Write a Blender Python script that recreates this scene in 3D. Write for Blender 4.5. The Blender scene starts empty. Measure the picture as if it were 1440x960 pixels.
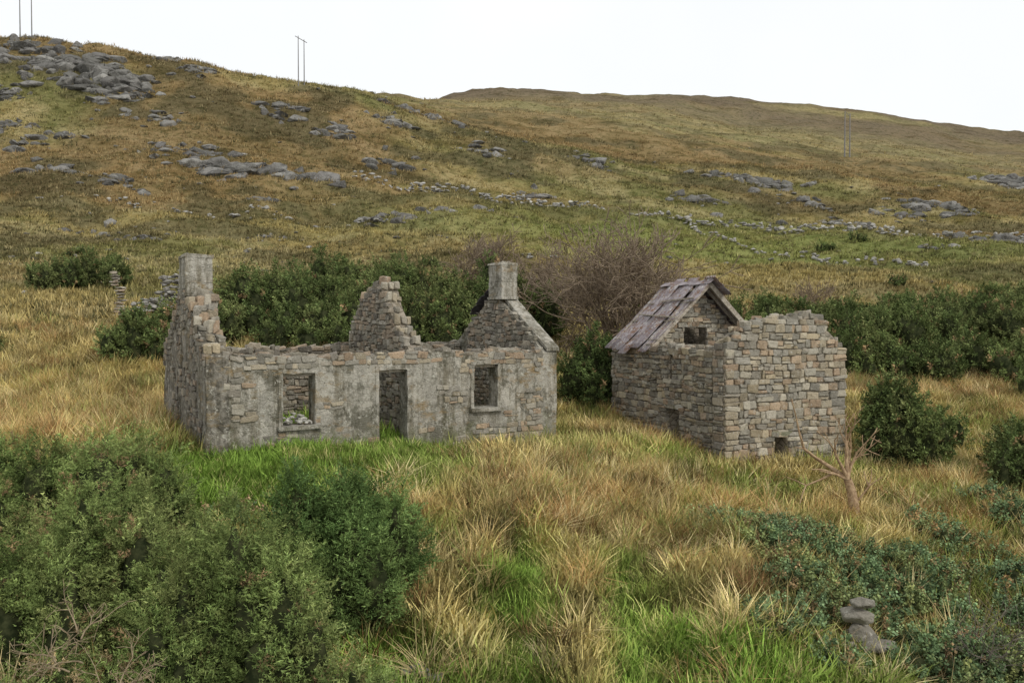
import bpy, bmesh, math, random
import numpy as np
from mathutils import Vector, Matrix
random.seed(7)
R = np.random.default_rng(11)
scene = bpy.context.scene
PI = math.pi

# ------------------------------------------------------------------ noise
def _h(ix, iy, s):
    n = (ix.astype(np.int64)*374761393 + iy.astype(np.int64)*668265263 + s*1442695041) & 0x7fffffff
    n = ((n ^ (n >> 13))*1274126177) & 0x7fffffff
    n = (n ^ (n >> 16)) & 0xffff
    return n/65535.0
def vnoise(x, y, s=0):
    x = np.asarray(x, float); y = np.asarray(y, float)
    ix = np.floor(x); iy = np.floor(y); fx = x-ix; fy = y-iy
    fx = fx*fx*fx*(fx*(fx*6-15)+10); fy = fy*fy*fy*(fy*(fy*6-15)+10)
    a = _h(ix, iy, s); b = _h(ix+1, iy, s); c = _h(ix, iy+1, s); d = _h(ix+1, iy+1, s)
    return (a*(1-fx)+b*fx)*(1-fy)+(c*(1-fx)+d*fx)*fy
def fbm(x, y, o=4, s=0):
    t = 0; a = .5; tot = 0
    x = np.asarray(x, float); y = np.asarray(y, float)
    for i in range(o):
        t = t+a*vnoise(x, y, s+i*17); tot += a; a *= .5
        x, y = x*1.93*.9-y*.55, y*1.93*.9+x*.55
    return t/tot
def sstep(a, b, x):
    t = np.clip((x-a)/(b-a), 0, 1); return t*t*(3-2*t)

# ------------------------------------------------------------------ terrain table (bearing slope columns x distance rows)
COLS = np.array([0, 290, 500, 640, 860, 1020, 1200, 1440], float)
US = (COLS-720)/1100
ROWS = np.array([6, 11, 15, 18, 23.5, 29, 40, 60, 90, 130, 160, 190, 240, 320, 450, 600, 850, 1600], float)
Z = np.array([
 [-5.2,-5.3,-5.4,-5.5,-5.6,-5.8,-6.0,-6.2],
 [-4.6,-4.7,-4.8,-4.9,-5.1,-5.3,-5.6,-5.9],
 [-3.7,-3.55,-3.8,-4.1,-4.6,-4.9,-5.3,-5.7],
 [-3.1,-3.05,-3.2,-3.55,-4.2,-4.6,-5.0,-5.4],
 [-2.8,-2.95,-3.2,-3.5,-3.75,-4.2,-4.5,-4.9],
 [-1.6,-2.2,-2.8,-3.2,-3.55,-3.8,-3.9,-4.1],
 [.6,.4,0,-.4,-1.2,-1.8,-2.2,-2.4],
 [2.9,2.8,2.2,1.7,1.1,.8,.5,.3],
 [9,9,8.2,7.8,7,6,5.3,4.5],
 [24,22,19.5,17.5,15,13.5,12.5,11.5],
 [43,40,34,29,25,22.5,21,19.5],
 [68.3,62.5,53,46,39,36,33.5,30],
 [80,75,71.5,64,58,53,49,44],
 [90,88,90,90,86,79,72,63],
 [98,100,108,126,125,116,107,95],
 [100,108,118,171,171,170.5,161,144.5],
 [100,108,120,178,190,196,188,165],
 [100,108,120,180,200,210,200,180]], float)
def cr(p0, p1, p2, p3, t):
    return .5*((2*p1)+(-p0+p2)*t+(2*p0-5*p1+4*p2-p3)*t*t+(-p0+3*p1-3*p2+p3)*t**3)
def ground(x, y):
    x = np.asarray(x, float); y = np.asarray(y, float)
    D = np.maximum(y, 6.0)
    u = x/D
    r = np.interp(np.log(D), np.log(ROWS), np.arange(len(ROWS)))
    c = np.interp(u, US, np.arange(len(US)))
    i = np.clip(np.floor(r).astype(int), 0, len(ROWS)-2); fr = r-i
    j = np.clip(np.floor(c).astype(int), 0, len(US)-2); fc = c-j
    def row(k):
        k = np.clip(k, 0, len(ROWS)-1)
        g = lambda jj: Z[k, np.clip(jj, 0, len(US)-1)]
        return cr(g(j-1), g(j), g(j+1), g(j+2), fc)
    z = cr(row(i-1), row(i), row(i+1), row(i+2), fr)
    z = z+(fbm(x/1.6, y/1.6, 3, 3)-.5)*.34
    w = sstep(35, 110, D)
    z = z+w*((fbm(x/34, y/26, 4, 9)-.5)*5.0+(fbm(x/9, y/6, 3, 21)-.5)*2.6)
    rid = np.abs(fbm(x/16+y/30, y/9, 3, 31)-.5)*2
    z = z+w*(.9-rid*1.8)*1.1*sstep(230, 90, D)+w*sstep(140, 400, D)*(fbm(x/70, y/60, 3, 44)-.5)*5
    return z
def gz(x, y): return float(ground(np.array([x]), np.array([y]))[0])

# ------------------------------------------------------------------ materials
def nodes(mat):
    mat.use_nodes = True; nt = mat.node_tree; nt.nodes.clear(); return nt
def N(nt, t, **k):
    n = nt.nodes.new(t)
    for a, b in k.items(): setattr(n, a, b)
    return n
def L(nt, a, b): nt.links.new(a, b)
def mixc(nt, a, b, f, mode='MIX'):
    m = N(nt, 'ShaderNodeMix', data_type='RGBA', blend_type=mode)
    for s, v in ((m.inputs[0], f), (m.inputs[6], a), (m.inputs[7], b)):
        if isinstance(v, (int, float)): s.default_value = v
        elif isinstance(v, tuple): s.default_value = v if len(v) == 4 else (*v, 1)
        else: L(nt, v, s)
    return m.outputs[2]
def noise(nt, scale, detail=6, rough=.6, vec=None, dist=0):
    n = N(nt, 'ShaderNodeTexNoise'); n.inputs['Scale'].default_value = scale
    n.inputs['Detail'].default_value = min(detail, 4); n.inputs['Roughness'].default_value = rough
    n.inputs['Distortion'].default_value = dist
    if vec is not None: L(nt, vec, n.inputs['Vector'])
    return n.outputs['Fac']
def ramp(nt, v, a, b, c0=(0,0,0,1), c1=(1,1,1,1)):
    r = N(nt, 'ShaderNodeValToRGB'); r.color_ramp.elements[0].position = a; r.color_ramp.elements[1].position = b
    r.color_ramp.elements[0].color = c0; r.color_ramp.elements[1].color = c1
    L(nt, v, r.inputs[0]); return r.outputs[0]
def pos(nt, sc=(1,1,1)):
    g = N(nt, 'ShaderNodeNewGeometry'); m = N(nt, 'ShaderNodeMapping'); m.inputs['Scale'].default_value = sc
    L(nt, g.outputs['Position'], m.inputs['Vector']); return m.outputs['Vector']
def finish(nt, col, rough=.9, bump=None, bs=.5, bd=.02, spec=.2, metal=0):
    if spec == 0:
        p = N(nt, 'ShaderNodeBsdfDiffuse')
        L(nt, col, p.inputs['Color'])
    else:
        p = N(nt, 'ShaderNodeBsdfPrincipled')
        if isinstance(col, tuple): p.inputs['Base Color'].default_value = (*col, 1)
        else: L(nt, col, p.inputs['Base Color'])
        p.inputs['Roughness'].default_value = rough; p.inputs['Specular IOR Level'].default_value = spec
        p.inputs['Metallic'].default_value = metal
    o = N(nt, 'ShaderNodeOutputMaterial')
    if bump is not None:
        b = N(nt, 'ShaderNodeBump'); b.inputs['Strength'].default_value = bs; b.inputs['Distance'].default_value = bd
        L(nt, bump, b.inputs['Height']); L(nt, b.outputs[0], p.inputs['Normal'])
    L(nt, p.outputs[0], o.inputs[0])
def attr(nt, name, typ='GEOMETRY'):
    a = N(nt, 'ShaderNodeAttribute', attribute_type=typ, attribute_name=name); return a.outputs['Color']

M_ground = bpy.data.materials.new('moor_ground'); nt = nodes(M_ground)
v = pos(nt)
c = attr(nt, 'gcol')
c = mixc(nt, c, mixc(nt, c, (.55,.6,.52), 1, 'MULTIPLY'), ramp(nt, noise(nt, .5, 4, .75, v), .48, .62))
c = mixc(nt, c, mixc(nt, c, (.5,.5,.45), 1, 'MULTIPLY'), ramp(nt, noise(nt, 2.6, 3, .7, v), .54, .7))
c = mixc(nt, c, mixc(nt, c, (.68,.66,.60), 1, 'MULTIPLY'), ramp(nt, noise(nt, .09, 4, .75, pos(nt, (.5,1.3,1.3))), .50, .62))
hb = noise(nt, 1.4, 3, .75, v)
finish(nt, c, .95, hb, .8, .4, .0)

M_veg = bpy.data.materials.new('foliage'); nt = nodes(M_veg)
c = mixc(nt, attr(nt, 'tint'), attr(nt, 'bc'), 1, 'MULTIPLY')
d = N(nt, 'ShaderNodeBsdfDiffuse'); o = N(nt, 'ShaderNodeOutputMaterial')
L(nt, c, d.inputs[0]); L(nt, d.outputs[0], o.inputs[0])

M_core = bpy.data.materials.new('bush_shade_core'); nt = nodes(M_core)  # near-black filler colour standing in for shade inside bushes
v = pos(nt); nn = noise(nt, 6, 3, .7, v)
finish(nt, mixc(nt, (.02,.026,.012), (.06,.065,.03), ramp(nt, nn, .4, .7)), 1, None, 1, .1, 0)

M_stone = bpy.data.materials.new('granite_stone'); nt = nodes(M_stone)
v = pos(nt)
c = attr(nt, 'col')
c = mixc(nt, c, mixc(nt, c, (.6,.6,.58), 1, 'MULTIPLY'), ramp(nt, noise(nt, 9, 8, .7, v), .50, .72))
c = mixc(nt, c, (.50,.47,.40), ramp(nt, noise(nt, 6.5, 7, .8, v), .57, .69))
c = mixc(nt, c, (.12,.105,.075), ramp(nt, noise(nt, 3.1, 7, .78, v), .57, .72))
finish(nt, c, .92, noise(nt, 20, 4, .75, v), 1.0, .05, .15)
M_rock = bpy.data.materials.new('outcrop_rock'); nt = nodes(M_rock)
v = pos(nt)
c = attr(nt, 'col')
c = mixc(nt, c, (.06,.056,.048), ramp(nt, noise(nt, .9, 4, .8, v), .48, .62))
c = mixc(nt, c, (.36,.355,.33), ramp(nt, noise(nt, 1.8, 4, .85, v), .56, .67))
finish(nt, c, .92, noise(nt, 2.2, 4, .8, v), 1.0, .4, .1)

def rubble(name, mortar, a, b, cdark):
    m = bpy.data.materials.new(name); nt = nodes(m); v = pos(nt, (1,1,1.4))
    vo = N(nt, 'ShaderNodeTexVoronoi'); vo.inputs['Scale'].default_value = 4.2; L(nt, v, vo.inputs['Vector'])
    ve = N(nt, 'ShaderNodeTexVoronoi', feature='DISTANCE_TO_EDGE'); ve.inputs['Scale'].default_value = 4.2; L(nt, v, ve.inputs['Vector'])
    c = mixc(nt, a, b, vo.outputs['Color'])
    c = mixc(nt, c, mortar, ramp(nt, ve.outputs['Distance'], .02, .09, (1,1,1,1), (0,0,0,1)))
    c = mixc(nt, c, cdark, ramp(nt, noise(nt, 3, 8, .7, v), .5, .7))
    h = mixc(nt, ramp(nt, ve.outputs['Distance'], .0, .14), noise(nt, 14, 8, .7, v), .4)
    finish(nt, c, .95, h, .9, .05, .15); return m
M_rubble = rubble('rubble_masonry', (.18,.155,.11), (.24,.21,.17), (.36,.31,.24), (.10,.09,.065))

def plaster(name, a, b, dark, k=1.0):
    m = bpy.data.materials.new(name); nt = nodes(m); v = pos(nt)
    c = mixc(nt, a, b, ramp(nt, noise(nt, 1.6, 9, .78, v), .42, .58))
    c = mixc(nt, c, dark, ramp(nt, noise(nt, 1.1, 9, .85, pos(nt, (1.1,1.1,.9))), .49-.02*k, .58))
    vs = pos(nt, (3.0,3.0,.4))
    c = mixc(nt, c, mixc(nt, c, (.54,.52,.46), 1, 'MULTIPLY'), ramp(nt, noise(nt, 1.0, 8, .78, vs), .47, .62))
    c = mixc(nt, c, (.50,.48,.41), ramp(nt, noise(nt, 6, 8, .9, v), .55, .66))
    c = mixc(nt, c, (.10,.095,.07), ramp(nt, noise(nt, 9.5, 8, .95, v), .57, .67))
    c = mixc(nt, c, (.27,.20,.11), ramp(nt, noise(nt, 1.1, 6, .78, pos(nt, (1,1,2))), .56, .70))
    g = N(nt, 'ShaderNodeNewGeometry'); sx = N(nt, 'ShaderNodeSeparateXYZ'); L(nt, g.outputs['Position'], sx.inputs[0])
    ad = N(nt, 'ShaderNodeMath', operation='ADD'); L(nt, sx.outputs[2], ad.inputs[0])
    nm = N(nt, 'ShaderNodeMath', operation='MULTIPLY'); nm.inputs[1].default_value = -2.2; L(nt, noise(nt, 1.7, 4, .8, v), nm.inputs[0]); L(nt, nm.outputs[0], ad.inputs[1])
    mr = N(nt, 'ShaderNodeMapRange'); mr.inputs[1].default_value = -4.3; mr.inputs[2].default_value = -3.8; mr.inputs[3].default_value = .65; mr.inputs[4].default_value = 0; L(nt, ad.outputs[0], mr.inputs[0])
    c = mixc(nt, c, (.15,.155,.08), mr.outputs[0])
    vo = N(nt, 'ShaderNodeTexVoronoi', feature='DISTANCE_TO_EDGE'); vo.inputs['Scale'].default_value = 3.6; L(nt, pos(nt, (1,1,1.5)), vo.inputs['Vector'])
    jl = ramp(nt, vo.outputs['Distance'], .0, .06)
    h = mixc(nt, noise(nt, 10, 9, .85, v), jl, .16)
    finish(nt, c, .95, h, 1.0, .06, .05); return m
M_plaster = plaster('weathered_render', (.32,.30,.255), (.46,.43,.365), (.17,.16,.125))
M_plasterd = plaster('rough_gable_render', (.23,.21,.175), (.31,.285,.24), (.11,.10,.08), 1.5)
M_trim = plaster('cement_trim', (.38,.36,.31), (.47,.44,.38), (.24,.225,.185), .5)

def simple(name, a, b, sc=8, rough=.8, stretch=(1,1,1), bd=.01, metal=0):
    m = bpy.data.materials.new(name); nt = nodes(m); v = pos(nt, stretch); n = noise(nt, sc, 4, .7, v)
    finish(nt, mixc(nt, a, b, ramp(nt, n, .38, .64)), rough, n, .6, bd, .2, metal); return m
M_wood = simple('weathered_timber', (.22,.185,.14), (.46,.41,.34), 10)
M_bark = simple('grey_bark', (.10,.085,.07), (.23,.19,.155), 12)
M_dead = simple('dead_wood', (.24,.155,.09), (.46,.33,.20), 14)
M_deadg = simple('dead_gorse_wood', (.18,.135,.085), (.36,.285,.185), 14)
M_pole = simple('pole_timber', (.16,.155,.15), (.24,.23,.22), 3)
M_slate = simple('slate', (.05,.045,.05), (.12,.11,.12), 9)
m = bpy.data.materials.new('corrugated_iron'); nt = nodes(m); v = pos(nt)
c = mixc(nt, (.18,.15,.155), (.32,.285,.29), ramp(nt, noise(nt, 2.5, 7, .7, v), .4, .62))
c = mixc(nt, c, (.19,.105,.06), ramp(nt, noise(nt, 2.6, 8, .9, v), .50, .61))
c = mixc(nt, c, (.50,.49,.46), ramp(nt, noise(nt, 4, 8, .9, v), .55, .65))
finish(nt, c, .75, noise(nt, 20, 4, .6, v), .3, .01, .25, .05); M_iron = m

# ------------------------------------------------------------------ mesh helpers
def link(o, parent=None, coll=None):
    (coll or scene.collection).objects.link(o)
    if parent: o.parent = parent
    return o
def mk(name, V, F, mat, cols=None, cname='col', parent=None, coll=None, smooth=False, dolink=True):
    me = bpy.data.meshes.new(name)
    V = np.asarray(V, float)
    me.from_pydata(V.tolist(), [], F if isinstance(F, list) else F.tolist())
    if cols is not None:
        a = me.color_attributes.new(cname, 'FLOAT_COLOR', 'POINT')
        cc = np.ones((len(V), 4)); cc[:, :3] = cols; a.data.foreach_set('color', cc.ravel())
    me.materials.append(mat)
    if smooth: me.polygons.foreach_set('use_smooth', [True]*len(me.polygons))
    me.update()
    o = bpy.data.objects.new(name, me)
    if dolink: link(o, parent, coll)
    return o
def empty(name, loc=(0,0,0)):
    o = bpy.data.objects.new(name, None); o.empty_display_size = .5; scene.collection.objects.link(o); return o
class Acc:
    def __init__(s): s.V = []; s.F = []; s.C = []; s.n = 0
    def add(s, V, F, c=(1,1,1)):
        V = np.asarray(V); s.V.append(V); s.F += [tuple(int(i)+s.n for i in f) for f in F]
        s.C.append(np.tile(np.array(c, float), (len(V), 1))); s.n += len(V)
    def obj(s, name, mat, **k):
        return mk(name, np.concatenate(s.V), s.F, mat, cols=np.concatenate(s.C), **k)

bm = bmesh.new(); bmesh.ops.create_cube(bm, size=2)
bmesh.ops.bevel(bm, geom=bm.edges[:], offset=.3, segments=2, profile=.6, affect='EDGES')
SV = np.array([v.co[:] for v in bm.verts]); SF = [[v.index for v in f.verts] for f in bm.faces]; bm.free()
CORN = np.array([[a,b,c] for a in (-1,1) for b in (-1,1) for c in (-1,1)], float)
SW = np.prod((1+SV[:,None,:]*CORN[None])/2, axis=2)
def stoneverts(c, ax, ay, az, j=.2):
    off = R.uniform(-j, j, (8,3))
    P = SV+SW@off+R.normal(0,.025,SV.shape)
    return np.array(c)+P[:,0:1]*ax+P[:,1:2]*ay+P[:,2:3]*az
BUFF = [(.45,.375,.255),(.40,.34,.245),(.48,.415,.305),(.35,.315,.255),(.44,.335,.23),(.33,.305,.255),(.51,.46,.36),(.41,.305,.21),(.37,.34,.275),(.29,.268,.22),(.44,.40,.32),(.37,.315,.225)]
GREY = [(.27,.245,.20),(.33,.295,.235),(.37,.32,.245),(.23,.205,.17),(.40,.365,.30),(.36,.285,.21),(.29,.265,.21),(.38,.30,.22)]
def pal(p): 
    c = np.array(p[R.integers(len(p))]); return c*R.uniform(.72,1.15)

def hull_rock(seed, n=16, flat=(1,1,.7)):
    r = np.random.default_rng(seed); bm = bmesh.new()
    P = r.normal(size=(n,3)); P /= np.linalg.norm(P, axis=1)[:,None]; P *= r.uniform(.75,1,(n,1))*np.array(flat)
    for p in P: bm.verts.new(p)
    bmesh.ops.convex_hull(bm, input=bm.verts[:])
    for v in [v for v in bm.verts if not v.link_faces]: bm.verts.remove(v)
    bmesh.ops.bevel(bm, geom=bm.edges[:], offset=.05, segments=1, affect='EDGES')
    bm.verts.index_update()
    V = np.array([v.co[:] for v in bm.verts]); F = [[v.index for v in f.verts] for f in bm.faces]; bm.free(); return V, F
ROCKS = [hull_rock(i+3) for i in range(9)]
def add_rock(acc, c, sz, colr, a=None):
    V, F = ROCKS[R.integers(len(ROCKS))]; a = R.uniform(0, 2*PI) if a is None else a; s, co = math.sin(a), math.cos(a)
    V = V*np.array(sz); V = np.stack([V[:,0]*co-V[:,1]*s, V[:,0]*s+V[:,1]*co, V[:,2]], 1)
    acc.add(V+np.array(c), F, colr)

def box(acc, c, sx, sy, sz, ang=0, j=0, col=(1,1,1), tilt=None):
    P = CORN*np.array([sx/2, sy/2, sz/2])+(R.uniform(-j, j, (8,3)) if j else 0)
    if tilt is not None: P = P@np.array(tilt.to_3x3()).T
    s, co = math.sin(ang), math.cos(ang)
    P = np.stack([P[:,0]*co-P[:,1]*s, P[:,0]*s+P[:,1]*co, P[:,2]], 1)+np.array(c)
    acc.add(P, [(0,1,3,2),(4,6,7,5),(0,4,5,1),(2,3,7,6),(0,2,6,4),(1,5,7,3)], col)

# ------------------------------------------------------------------ wall builder
class Frame:
    def __init__(s, O, u, n): s.O = np.array(O, float); s.u = np.array(u, float); s.n = np.array(n, float)
    def w(s, t, q, z):
        t, q, z = np.broadcast_arrays(np.asarray(t, float), np.asarray(q, float), np.asarray(z, float))
        xy = s.O+t[...,None]*s.u+q[...,None]*s.n
        return np.concatenate([xy, z[...,None]], -1)
def wallcore(name, fr, Ln, T, top, zb, ops, mat, parent, rough=.02, step=.16):
    ed = [0, Ln]+[a for o in ops for a in o[:2]]
    ts = [t for t in np.linspace(0, Ln, int(Ln/step)+2) if min(abs(t-e) for e in ed) > .05]+ed
    ts = np.array(sorted(set(ts))); tp = top(ts)
    ze = [a for o in ops for a in o[2:]]
    zm = tp.max()+.01
    zs = [z for z in np.arange(zb, zm, .18) if not ze or min(abs(z-e) for e in ze) > .04]+ze+[zm]
    zs = np.array(sorted(zs)); nt_, nz = len(ts), len(zs)
    ZZ = np.minimum(zs[None,:], tp[:,None])
    TT = np.repeat(ts[:,None], nz, 1)
    W0 = fr.w(TT, 0, ZZ)
    a = W0[...,0]*fr.u[0]+W0[...,1]*fr.u[1]
    o1 = (fbm(a*2.2, W0[...,2]*2.2, 4, 5)-.5)*rough*2; o2 = (fbm(a*2.2+50, W0[...,2]*2.2, 4, 6)-.5)*rough*2
    A = fr.w(TT, o1, ZZ).reshape(-1,3); B = fr.w(TT, T+o2, ZZ).reshape(-1,3)
    V = np.concatenate([A, B]); nA = len(A); I = lambda i, j, b=0: i*nz+j+b*nA
    def solid(i, j):
        if i < 0 or j < 0 or i >= nt_-1 or j >= nz-1: return False
        if ZZ[i,j+1]-ZZ[i,j] < 1e-5 and ZZ[i+1,j+1]-ZZ[i+1,j] < 1e-5: return False
        tm = (ts[i]+ts[i+1])/2; z = (zs[j]+zs[j+1])/2
        return not any(o[0] < tm < o[1] and o[2] < z < o[3] for o in ops)
    F = []
    for i in range(nt_-1):
        for j in range(nz-1):
            if not solid(i, j): continue
            F.append((I(i,j),I(i+1,j),I(i+1,j+1),I(i,j+1)))
            F.append((I(i,j,1),I(i,j+1,1),I(i+1,j+1,1),I(i+1,j,1)))
            if not solid(i-1,j): F.append((I(i,j),I(i,j+1),I(i,j+1,1),I(i,j,1)))
            if not solid(i+1,j): F.append((I(i+1,j),I(i+1,j,1),I(i+1,j+1,1),I(i+1,j+1)))
            if not solid(i,j+1): F.append((I(i,j+1),I(i+1,j+1),I(i+1,j+1,1),I(i,j+1,1)))
            if not solid(i,j-1): F.append((I(i,j),I(i,j,1),I(i+1,j,1),I(i+1,j)))
    me = bpy.data.meshes.new(name); me.from_pydata(V.tolist(), [], F)
    b = bmesh.new(); b.from_mesh(me); bmesh.ops.remove_doubles(b, verts=b.verts[:], dist=1e-4)
    bmesh.ops.dissolve_degenerate(b, edges=b.edges[:], dist=1e-5); bmesh.ops.recalc_face_normals(b, faces=b.faces[:])
    b.to_mesh(me); b.free(); me.materials.append(mat)
    o = bpy.data.objects.new(name, me); link(o, parent); return o
def stonefacing(acc, fr, Ln, s0, top, zb, ops, palette, hw=(.16,.26), ww=(.2,.46), depth=.09, prot=.035, sgn=-1, quoin=False, zonefn=None, wob=.05, j=.2):
    z = zb; sd = int(R.integers(1000))
    u3 = np.array([fr.u[0], fr.u[1], 0]); n3 = np.array([fr.n[0], fr.n[1], 0]); up = np.array([0,0,1.])
    while z < 2.5:
        h = R.uniform(*hw); t = 0 if quoin else R.uniform(0,.1); any_ = False
        while t < Ln-.05:
            w = R.uniform(*ww)*(R.choice([.6,1,1,1.25]))
            if quoin and (t <= .01): w = R.choice([.28,.5])
            if quoin and t+w > Ln-.3: w = Ln-t
            w = min(w, Ln-t)
            t0, t1 = t, t+w; t = t1
            zc = z+h/2
            cuts = [o for o in ops if o[2]-.05 < zc < o[3]+.05]
            skip = False
            for o in cuts:
                if t0 >= o[0] and t1 <= o[1]: skip = True
                elif t0 < o[0] < t1: t1 = o[0]
                elif t0 < o[1] < t1: t0 = o[1]
            if skip or t1-t0 < .06: continue
            tc = (t0+t1)/2
            if zc+.03 > float(top(np.array([tc]))[0])+.02: continue
            any_ = True
            if zonefn and not zonefn(tc, zc): continue
            wo = (vnoise(np.array([tc*1.3]), np.array([z*.8]), sd)[0]-.5)*wob*2
            r_ = R.random()
            sub = [h] if r_ > .3 else ([h*.6,h*.4] if r_ > .15 else [h*.35,h*.65])
            if h < .15: sub = [h]
            zz = z
            for hh in sub:
                g = .006
                c = fr.w(tc, s0-sgn*(depth*.5)+sgn*R.uniform(0, prot), zz+hh*.5+wo)+R.uniform(-.012,.012,3); zz += hh
                rot = R.normal(0,.05)
                uu_ = u3*math.cos(rot)+up*math.sin(rot); vv_ = up*math.cos(rot)-u3*math.sin(rot)
                acc.add(stoneverts(c, uu_*((t1-t0)/2-g), n3*depth, vv_*(hh/2-g)*R.uniform(.86,1.04), j), SF, pal(palette))
        z += h
        if not any_ and z > zb+1.5: break
def topstones(acc, fr, t0, t1, T, top, palette, size=(.12,.22), rows=3):
    t = t0
    while t < t1:
        w = R.uniform(.14,.36)
        for q in range(rows):
            if R.random() < .25: continue
            s = T*(q+.5)/rows+R.uniform(-.03,.03); h = R.uniform(*size)*R.choice([.7,1,1.2])
            z = float(top(np.array([t+w/2]))[0])
            c = fr.w(t+w/2, s, z+h*.25)
            a = R.uniform(-.5,.5); ca, sa = math.cos(a), math.sin(a)
            ux = np.array([fr.u[0]*ca-fr.u[1]*sa, fr.u[0]*sa+fr.u[1]*ca, R.uniform(-.25,.25)]); nx = np.array([-ux[1], ux[0], R.uniform(-.2,.2)])
            acc.add(stoneverts(c, ux*w/2, nx*T/rows*.55, np.array([0,0,h/2]), .3), SF, pal(palette))
        t += w

# ================================================================== COTTAGE
U = np.array([.8387,.5446]); Nn = np.array([-.5446,.8387]); FL = np.array([-7.05,18.0])
cot = empty('ruined_stone_cottage')
HF = Frame(FL, U, Nn)
EV = -.82; ZB = -4.4
ng = lambda t, s, a=.08: (fbm(np.asarray(t)*3.1, np.asarray(t)*0+s, 3, 50)-.5)*a*2
win = [(1.77,2.57,-2.50,-1.22),(4.28,5.09,-4.0,-1.2),(7.14,7.92,-2.37,-1.16)]
ft = Frame(HF.w(.5,0,0)[:2], U, Nn)
fo = [(a-.5,b-.5,c_,d_) for a,b,c_,d_ in win]
topF = lambda t: EV+ng(t,1,.11)
wallcore('front_wall', ft, 9.0, .5, topF, ZB, fo, M_plaster, cot, .025)
def gab(peak, cut=9):
    return lambda s: np.minimum(EV+.02+(1-np.abs(np.asarray(s)-2.75)/2.75)*(peak-EV), cut)+ng(s,peak,.06)
GL = Frame(FL, Nn, U); GR = Frame(HF.w(9.5,0,0)[:2], Nn, U); GM = Frame(HF.w(5.45,.5,0)[:2], Nn, U)
topL = lambda s: gab(1.02)(s)+.10*sstep(.4,.0,np.asarray(s))+ng(s,71,.12)
topR = gab(1.0)
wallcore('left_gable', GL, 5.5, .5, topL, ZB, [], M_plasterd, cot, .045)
wallcore('right_gable', GR, 5.5, .5, topR, ZB, [], M_plaster, cot, .02)
pm_s = np.array([0,.4,.9,1.25,1.55,1.8,2.1,2.7,3.0,3.4,3.8,4.2,4.6])
pm_z = np.array([-.72,-.55,-.25,.15,.55,.92,1.14,1.22,1.06,.80,.42,-.1,-.7])
topM = lambda s: np.interp(np.asarray(s), pm_s, pm_z)+ng(s,9,.14)
wallcore('middle_partition_gable', GM, 4.5, .45, topM, ZB, [], M_rubble, cot, .04)
BK = Frame(HF.w(.5,5.0,0)[:2], U, Nn)
topB = lambda t: EV+.02+ng(t,4,.16)
wallcore('back_wall', BK, 9.0, .5, topB, ZB, [(6.3,7.0,-2.6,-1.4)], M_rubble, cot, .035)
acc = Acc()
stonefacing(acc, GM, 4.5, 0, topM, -3.4, [], GREY, (.11,.2), (.13,.34), sgn=-1, j=.3, wob=.09)
stonefacing(acc, GR, 4.5, 0, lambda s: topR(s), -3.5, [], GREY, (.11,.19), (.13,.34), sgn=-1, prot=.03, j=.3, wob=.09)
stonefacing(acc, BK, 9.0, 0, topB, -3.3, [(6.3,7.0,-2.6,-1.4)], GREY, (.12,.21), (.15,.36), sgn=-1, j=.3, wob=.09)
def zl(t, z):
    return (z > float(topL(np.array([t]))[0])-.4) or (fbm(np.array([t*1.3]), np.array([z*1.3]), 3, 77)[0] > .53)
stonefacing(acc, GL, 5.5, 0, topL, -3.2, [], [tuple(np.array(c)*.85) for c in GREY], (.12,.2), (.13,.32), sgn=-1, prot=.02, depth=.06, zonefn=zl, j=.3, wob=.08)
GLi = Frame(HF.w(.5,0,0)[:2], Nn, -U)
stonefacing(acc, GLi, 5.2, 0, topL, -2.9, [], BUFF, (.13,.24), (.16,.36), sgn=-1, j=.3)
def zf(t, z):
    n = fbm(np.array([t*.9]), np.array([z*1.3]), 3, 91)[0]
    low = t > 5.0 and z < -2.75 and n > .44
    sill = .9 < t < 2.2 and z < -2.6 and n > .38
    spot = fbm(np.array([t*.8]), np.array([z*1.4]), 3, 191)[0] > .67
    return low or sill or spot or (z > EV-.22 and n > .42)
stonefacing(acc, ft, 9.0, 0, topF, -3.62, fo, BUFF, (.12,.2), (.16,.38), sgn=-1, prot=.008, depth=.045, zonefn=zf, j=.3, wob=.06)
topstones(acc, ft, .05, 8.9, .5, topF, GREY, (.06,.14))
topstones(acc, BK, 0, 8.9, .5, topB, GREY, (.08,.2))
topstones(acc, GM, 0, 4.4, .45, topM, BUFF, (.14,.3))
topstones(acc, GL, .1, 2.2, .5, topL, BUFF, (.14,.32))
topstones(acc, GL, 3.3, 5.4, .5, topL, GREY, (.12,.28))
topstones(acc, GR, 3.2, 5.4, .5, topR, GREY, (.06,.14))
for i in range(34):
    t = R.uniform(1.83,2.52); k = R.random()
    add_rock(acc, HF.w(t, R.uniform(.06,.4), -2.46+.3*k*(1-abs(t-2.1)/.5)), (R.uniform(.06,.13),R.uniform(.06,.1),R.uniform(.05,.08)), np.array((.55,.53,.47))*R.uniform(.7,1.15))
acc.obj('exposed_stones', M_stone, parent=cot)
tr = Acc(); ang = math.atan2(U[1], U[0])
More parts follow.
